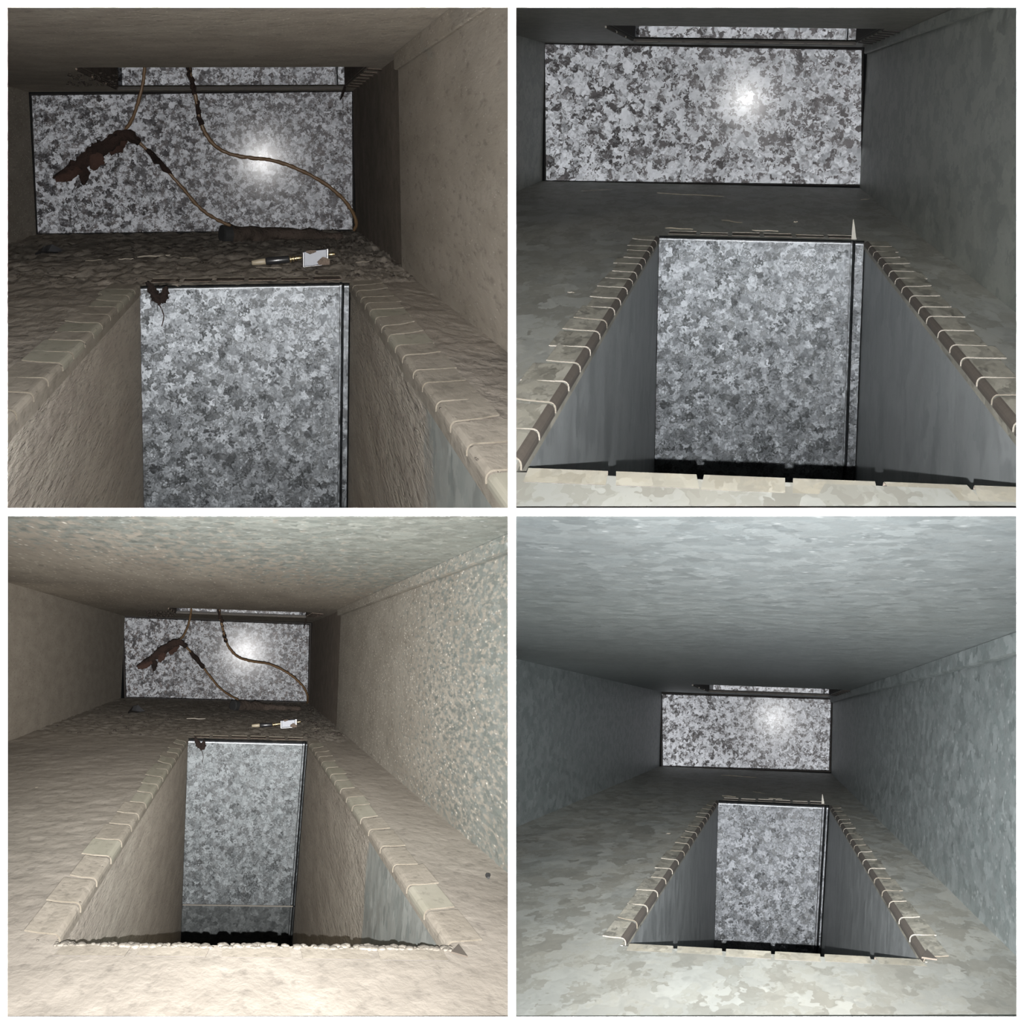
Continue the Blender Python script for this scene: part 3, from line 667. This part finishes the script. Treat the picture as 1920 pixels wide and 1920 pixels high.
def applicator(P, q, label):
    """small capped brush lying on the floor: cream tip, black barrel, brass rings, white block"""
    base = floor_pt(P, *q['tip0']); Y = base.y; s = Y/F
    body_l, body_r = q['body']; base = floor_pt(P, (body_l[0]+body_r[0])/2, max(body_l[1], body_r[1]))
    Y = base.y; s = Y/F
    root = thing(P, 'brush_applicator', base, label, 'applicator')
    def X(px, py): return P.at_y(px, py, Y)
    def rod(name, a, b, r0, r1, mat, par, seg=14):
        A, B = X(*a), X(*b); v, f = tube([A, A+(B-A)*.05, A+(B-A)*.5, B-(B-A)*.05, B], [r0*s*.8, r0*s, (r0+r1)/2*s*1.06, r1*s, r1*s*.85], seg)
        return build(P, name, v, f, mat, par, smooth=True)
    rod('tip', q['tip0'], q['tip1'], q['r']*.55, q['r']*.75, 'cream', root)
    rod('barrel', q['tip1'], q['ring0'], q['r']*.9, q['r']*.8, 'black', root)
    (x0, y0), (x1, y1) = q['ring0'], q['ring1']
    for i in range(4):
        a = (x0+(x1-x0)*i/4, y0+(y1-y0)*i/4); b = (x0+(x1-x0)*(i+.55)/4, y0+(y1-y0)*(i+.55)/4)
        rod('ring', a, b, q['r']*(.8-.12*i), q['r']*(.8-.12*i), 'brass', root)
    rod('stem', q['ring0'], q['ring1'], q['r']*.35, q['r']*.35, 'brass', root)
    h = q['h']; sk = body_r[1]-body_l[1]
    def block(name, ax, bx, y_off0, y_off1, dep, mat):
        t0 = (ax-body_l[0])/(body_r[0]-body_l[0]); t1 = (bx-body_l[0])/(body_r[0]-body_l[0])
        v = []
        for dy in (-dep, dep):
            for x, t in ((ax, t0), (bx, t1)):
                yb = body_l[1]+sk*t
                for oo in (y_off0, y_off1): v.append(X(x, yb-oo)+Vector((0, dy*s, 0)))
        f = [(0, 2, 3, 1), (4, 5, 7, 6), (0, 1, 5, 4), (2, 6, 7, 3), (0, 4, 6, 2), (1, 3, 7, 5)]
        return build(P, name, v, f, mat, root, bevel=.6*s)
    block('block', body_l[0], body_r[0], 2, h-1, 9, 'steelblue')
    block('frame', body_l[0]-2, body_r[0]+1, 0, 2, 10, 'black')
    block('frame', body_l[0]-2.5, body_l[0], 0, h*.95, 9.6, 'black')
    block('frame', body_r[0], body_r[0]+3.5, 1, h, 9.6, 'black')
    A = (body_r[0]+3.5, body_r[1]-h*.62)
    rod('end_stem', A, (A[0]+q['r']*1.6, A[1]-1), q['r']*.35, q['r']*.3, 'brass', root)
    v, f = leaf(P, [X(body_r[0]-h*.55, body_r[1]-3)-Vector((0, 11*s, 0)), X(body_r[0]-h*.2, body_r[1]-h*.25)-Vector((0, 11*s, 0)), X(body_r[0]+h*.2, body_r[1]-h*.2)-Vector((0, 11*s, 0))], [h*.12*s, h*.26*s, h*.15*s], 2*s, 5)
    build(P, 'dust_patch', v, f, 'far_dust', root)
    v, f = leaf(P, [X(body_l[0]+3, body_l[1]-h*.97)-Vector((0, 6*s, 0)), X(body_l[0]+h*.35, body_l[1]-h*.95)-Vector((0, 6*s, 0)), X(body_l[0]+h*.75, body_l[1]-h*1.0)-Vector((0, 6*s, 0))], [h*.06*s, h*.15*s, h*.08*s], 5*s, 9)
    build(P, 'dust_patch', v, f, 'far_dust', root)

def dirty_debris(P, q, where):
    Ys = (P.Yo0+P.Yo1)/2; Yt = P.at_z(*q['tube'][0], P.zf).y; kx = q['k']
    s = Ys/F
    w1 = q['wire1']; n1 = len(w1)
    wire(P, w1, [Ys+(Yt*.985-Ys)*i/(n1-1) for i in range(n1)], q['wr']*s, 'tan wire hanging through the brown dust clump, %s duct' % where, [(.62, 1.1, 3), (.665, .8, 2)])
    w2 = q['wire2']; n2 = len(w2)
    wire(P, w2, [Ys+(Yt*.985-Ys)*(i/(n2-1))**1.5 for i in range(n2)], q['wr']*s*1.12, 'tan wire curving down to the right end of the dusty tube, %s duct' % where, [(.07, .45, 7), (.2, .3, 5)])
    # clump on the wire
    Yc = Ys-.02*kx; c = q['clump']
    root = thing(P, 'dust_clump', P.at_y(*c[0], Yc), 'dark brown ragged dust clump hanging on a wire, %s duct' % where, 'dust clump')
    v, f = leaf_px(P, c, [5*q['cs'], 10*q['cs'], 12*q['cs'], 13*q['cs'], 14*q['cs'], 9*q['cs'], 2*q['cs']], Yc, 8*s*q['cs'], 1); build(P, 'matted_strand', v, f, 'clump', root)
    for i, (pts, ws, m) in enumerate(q['lobes']):
        v, f = leaf_px(P, pts, [x*q['cs'] for x in ws], Yc-.012*kx*(1 if i % 2 else -1), 3*s*q['cs'], 3+i); build(P, 'flake', v, f, m, root)
    # dust caked tube against the end plate
    (x0, y0), (x1, y1), (x2, y2) = q['tube']; r0, r1, r2 = q['tr']; st = Yt/F
    A, B, C = (P.at_z(x, y, P.zf) for x, y in ((x0, y0), (x1, y1), (x2, y2)))
    for p, r in ((A, r0), (B, r1), (C, r2)): p.z += r*st*.9
    B.y = A.y+.035*kx; C.y = A.y+.06*kx; B.y = min(B.y, P.D-.03); C.y = min(C.y, P.D-.02)
    root = thing(P, 'dusty_tube', Vector((A.x, A.y, P.zf)), 'dust caked black capped tube lying under the end plate, %s duct' % where, 'tube')
    path = smooth_path([A, A+(B-A)*.4, B, B+(C-B)*.6, C], 5); n = len(path)
    v, f = tube(path, [st*(r0+(r1-r0)*min(1, i/n*1.8) if i/n < .55 else r1+(r2-r1)*(i/n-.55)/.45) for i in range(n)], 14, .35, 4); build(P, 'body', v, f, 'tube', root, smooth=True)
    dx = (B-A).normalized(); E = A+Vector((-.6*r0*st, -.5*r0*st, 0))
    v, f = tube([E-dx*r0*st*.1, E, E+dx*r0*st*.9], [r0*st*.8, r0*st*1.05, r0*st*1.02], 18); build(P, 'end_cap', v, f, 'rubber', root, smooth=False)
    # brush
    applicator(P, q['brush'], 'small brush with cream tip, black barrel and pale block, %s duct floor' % where)
    # black scrap
    (a0, b0), (a1, b1) = q['scrap']; A, B = floor_pt(P, a0, b0), floor_pt(P, a1, b1)
    wd = [.0008*kx, .006*kx, .008*kx, .005*kx, .0006*kx]; path = [A+(B-A)*i/4+Vector((0, 0, .002*kx*math.sin(i*1.3))) for i in range(5)]
    v, f = [], []
    for i, p in enumerate(path):
        for dy, dz in ((-wd[i]*3, 0), (wd[i]*3, .002*kx), (wd[i]*3, .002*kx+wd[i]*.9), (-wd[i]*3, .0022*kx)): v.append(p+Vector((0, dy, dz)))
    for i in range(4):
        for k in range(4): f.append((i*4+k, i*4+(k+1) % 4, (i+1)*4+(k+1) % 4, (i+1)*4+k))
    f += [(3, 2, 1, 0), (16, 17, 18, 19)]
    tag(build(P, 'plastic_scrap', v, f, 'black', base=A), 'curled black plastic scrap on dusty floor at left, %s duct' % where, 'scrap')
    for (a, b, wpx, lab) in q['straws']: sliver(P, a, b, wpx, lab % where)
    # tuft hanging over the edge of the pit, with a fine strand
    t0 = q['tuft']; Yq = P.Yp-.012*kx
    root = thing(P, 'dust_tuft', P.at_y(*t0[0], Yq), 'brown dust tuft drooping over the collar rim, %s duct' % where, 'dust tuft')
    v, f = leaf_px(P, t0, [3*q['cs'], 7*q['cs'], 9*q['cs'], 4*q['cs'], 1*q['cs']], Yq, 4*s*q['cs'], 8); build(P, 'tuft', v, f, 'clump', root)
    v, f = leaf_px(P, q['tuft2'], [2*q['cs'], 6*q['cs'], 9*q['cs'], 5*q['cs']], Yq, 4*s*q['cs'], 18); build(P, 'tuft', v, f, 'clump', root)
    v, f = tube(smooth_path([P.at_y(x, y, Yq) for x, y in q['strand']], 5), .7*s*q['cs'], 5); build(P, 'strand', v, f, 'clump', root)
    # clump at the left end of the ceiling slot, twig at its right end
    cl = q['ceil']; Yw_ = (P.Yo0+P.Yo1)/2
    pts = []
    for i in range(90):
        x = random.uniform(cl[0], cl[2]); y = random.uniform(cl[1], cl[3]); p = P.at_z(x, y, P.zc-.001); p.z -= random.uniform(0, .003)*kx
        pts.append((p, random.uniform(.001, .0034)*kx))
    lumps(P, 'ceiling_dust', pts, 'dark_crumb', None, P.ceiling)
    tw = q['twig']; Y2 = P.Yo1-.03*kx
    v, f = leaf_px(P, tw, [2.2*q['cs'], 3*q['cs'], 2*q['cs'], .6*q['cs']], Y2, 1.5*s*q['cs'], 28)
    tag(build(P, 'dust_wisp', v, f, 'clump', base=P.at_y(*tw[0], Y2)), 'dark pointed dust wisp hanging from right end of the ceiling slot, %s duct' % where, 'dust wisp')
    # heaps of dust along the far floor and on the rims
    pts = []
    for i in range(420):
        y = P.Yp+.03*kx+(P.D-P.Yp-.06*kx)*random.random(); x = P.xl+.01+(P.xr-P.xl-.02)*random.random()**.8
        r = random.uniform(.0006, .0022)*kx*(1.5 if x > P.pr-.02 else 1)
        pts.append((Vector((x, y, P.fz(x, y)+r*.1)), r))
    lumps(P, 'dust_crumbs', pts, 'dark_crumb', None, P.floor)
    pts = []
    for i in range(350):
        side = random.random()
        t = random.random()
        y = P.Yn+(P.Yp-P.Yn)*t
        r = random.uniform(.0004, .0010)*q['rk']
        x = P.pl-random.uniform(-.001, .008)*kx if side < .5 else P.pr+random.uniform(-.001, .010)*kx
        pts.append((Vector((x, y, P.fz(x, y)+.001+r*.2)), r))
    lumps(P, 'rim_dust', pts, 'crumb', None, P.collar); pts = []
    for i in range(q['near_n']):
        x = P.pl+(P.pr-P.pl)*random.random(); r = random.choice((.0010, .0014, .0018, .0026))*q['rk']
        pts.append((Vector((x, P.Yn+random.uniform(-.012, .002), P.zf+.0006*q['rk'])), r))
    if pts: lumps(P, 'rim_dust', pts, 'near_crumb', None, P.collar)

dirty_debris(PTL, dict(k=1.0, cs=1.0, wr=3.1, rk=1.0, near_n=0,
    wire1=[(271, 112), (269, 150), (258, 195), (247, 225), (234, 247), (246, 256), (262, 268), (300, 305), (340, 350), (370, 385), (400, 408), (432, 423)],
    wire2=[(352, 110), (358, 150), (368, 185), (374, 220), (388, 255), (410, 278), (440, 291), (480, 297), (520, 303), (565, 320), (610, 345), (645, 375), (662, 400), (668, 418), (664, 432)],
    clump=[(262, 268), (236, 252), (212, 264), (188, 280), (166, 296), (140, 312), (100, 334)],
    lobes=[([(236, 262), (222, 276), (205, 286)], [4, 9, 5], 'flake'), ([(188, 288), (182, 300), (172, 318)], [5, 12, 4], 'flake'), ([(150, 308), (158, 325), (156, 347)], [4, 11, 2], 'clump'), ([(150, 316), (130, 330), (104, 337)], [5, 9, 4], 'flake'), ([(205, 262), (185, 272), (176, 270)], [4, 6, 2], 'clump')],
    tube=((428, 455), (520, 455), (640, 447)), tr=(17, 12, 7),
    brush=dict(tip0=(472, 493), tip1=(498, 490), ring0=(543, 486), ring1=(566, 483), r=8, body=((570, 501), (612, 496)), h=30),
    scrap=((66, 478), (122, 471)),
    straws=[((258, 481), (319, 479), 2.6, 'longest pale straw lying left of the brush, %s duct'), ((222, 486), (251, 485), 1.8, 'pale straw just left of the longest straw, %s duct'), ((160, 489), (191, 487), 1.6, 'leftmost pale straw on the dust, %s duct'),
            ((338, 483), (367, 484), 1.5, 'pale straw right of the longest straw, %s duct'), ((667, 492), (693, 490), 2.2, 'pale straw right of the brush, %s duct'), ((480, 501), (528, 502), 1.3, 'thin straw in front of the brush barrel, %s duct')],
    tuft=[(275, 528), (284, 540), (291, 556), (298, 568), (296, 572)], tuft2=[(312, 536), (310, 545), (306, 558), (300, 566)], strand=[(298, 570), (304, 582), (307, 594), (303, 612)],
    ceil=(125, 136, 222, 160), twig=[(647, 160), (645, 170), (641, 180), (637, 188)]), 'upper left')
dirty_debris(PBL, dict(k=2.3, cs=.58, wr=1.9, rk=1.5, near_n=260,
    wire1=[(359, 1138), (357, 1155), (352, 1175), (344, 1192), (335, 1203), (341, 1208), (350, 1214), (372, 1240), (392, 1266), (410, 1288), (428, 1302), (447, 1312)],
    wire2=[(410, 1138), (413, 1158), (418, 1180), (422, 1197), (430, 1215), (444, 1230), (462, 1238), (486, 1242), (504, 1245), (530, 1256), (552, 1271), (568, 1287), (576, 1302), (577, 1312), (576, 1318)],
    clump=[(350, 1213), (335, 1204), (321, 1210), (307, 1219), (294, 1229), (280, 1238), (256, 1250)],
    lobes=[([(335, 1210), (326, 1219), (317, 1225)], [4, 9, 5], 'flake'), ([(307, 1224), (304, 1231), (298, 1241)], [5, 12, 4], 'flake'), ([(285, 1236), (289, 1246), (288, 1259)], [4, 11, 2], 'clump'), ([(285, 1241), (273, 1249), (258, 1252)], [5, 9, 4], 'flake')],
    tube=((443, 1332), (490, 1333), (560, 1330)), tr=(10, 7, 4),
    brush=dict(tip0=(472, 1361), tip1=(487, 1360), ring0=(511, 1359), ring1=(526, 1357), r=4.6, body=((528, 1366), (553, 1364)), h=16),
    scrap=((240, 1338), (271, 1334)),
    straws=[((350, 1347), (385, 1348), 1.4, 'longest pale straw lying left of the brush, %s duct'), ((328, 1349), (344, 1348), 1.0, 'pale straw just left of the longest straw, %s duct'), ((291, 1350), (310, 1348), 1.0, 'leftmost pale straw on the dust, %s duct'), ((583, 1367), (600, 1366), 1.3, 'pale straw right of the brush, %s duct'),
            ((66, 1477), (72, 1476), 2.0, 'white chip near the left border on the floor, %s duct')],
    tuft=[(365, 1382), (369, 1389), (373, 1397), (377, 1404), (376, 1407)], tuft2=[(383, 1388), (382, 1393), (380, 1400), (377, 1405)], strand=[(377, 1406), (380, 1413), (381, 1420), (379, 1430)],
    ceil=(275, 1144, 330, 1156), twig=[(574, 1160), (573, 1166), (571, 1172), (569, 1178)]), 'lower left')
# black pebble at the foot of the right wall, lower left duct
p = floor_pt(PBL, 915, 1646); r = 5/F*p.y
v, f = tube([p+Vector((-.2*r, -r*3, r*.3)), p+Vector((0, 0, r)), p+Vector((.2*r, r*3, r*.6))], [r*.5, r, r*.45], 8, .3, 3)
tag(build(PBL, 'pebble', v, f, 'rubber', base=p), 'black pebble at the foot of the right wall, lower left duct', 'pebble')

def spike(P, foot, tip, wpx):
    s = P.Yp/F; y = P.Yp+.004
    A, B = P.at_y(*foot, y), P.at_y(*tip, y); w_ = wpx*s/2
    v = []
    for dy in (0, .0012):
        for p, ww in ((A, w_), (A+(B-A)*.6, w_*.55), (B, w_*.12)):
            v += [p+Vector((-ww, dy*1.0+.002*0, 0)), p+Vector((ww, dy, 0))]
    f = [(0, 1, 3, 2), (2, 3, 5, 4), (6, 8, 9, 7), (8, 10, 11, 9), (0, 2, 8, 6), (2, 4, 10, 8), (1, 7, 9, 3), (3, 9, 11, 5), (4, 5, 11, 10), (0, 6, 7, 1)]
    o = build(P, 'metal_sliver', v, f, 'edge_bright', base=A); return o
M['edge_bright'] = mat_plain('bright_cut_zinc', (.09, .085, .07), .5, .3)
tag(spike(PTR, (1601, 449), (1600, 411), 9), 'upright pointed metal sliver on the collar rim, upper right duct', 'sliver')
tag(spike(PBR, (1543, 1507), (1542, 1489), 5), 'upright pointed metal sliver on the collar rim, lower right duct', 'sliver')
for P, w_, rows in (
    (PTR, 'upper right', [((1232, 362), (1357, 368), 1.7, 'longest straw lying under the end plate, %s duct'), ((1090, 358), (1148, 355), .8, 'faint straw at left under the end plate, %s duct'), ((1353, 412), (1392, 418), 2.3, 'short pale chip midway across the far floor, %s duct'), ((1247, 427), (1299, 430), 2.0, 'pale straw behind the left end of collar rim, %s duct'), ((1410, 432), (1459, 433), 1.8, 'pale straw behind the middle of collar rim, %s duct'), ((1488, 416), (1496, 416), 1.8, 'tiny white crumb on the far floor, %s duct'), ((1064, 548), (1078, 548), 1.2, 'tiny pale flake on the left floor, %s duct'), ((1614, 374), (1630, 373), 1.5, 'tiny flake in the far right corner, %s duct')]),
    (PBR, 'lower right', [((1352, 1453), (1418, 1458), 1.2, 'longest straw lying under the end plate, %s duct'), ((1412, 1484), (1434, 1488), 1.4, 'short pale chip midway across the far floor, %s duct'), ((1354, 1492), (1380, 1494), 1.2, 'pale straw behind the left end of collar rim, %s duct'), ((1441, 1497), (1467, 1498), 1.1, 'pale straw behind the middle of collar rim, %s duct'), ((1250, 1563), (1257, 1563), 1.0, 'tiny pale flake on the left floor, %s duct')])):
    for a, b, wpx, lab in rows: sliver(P, a, b, wpx, lab % w_)
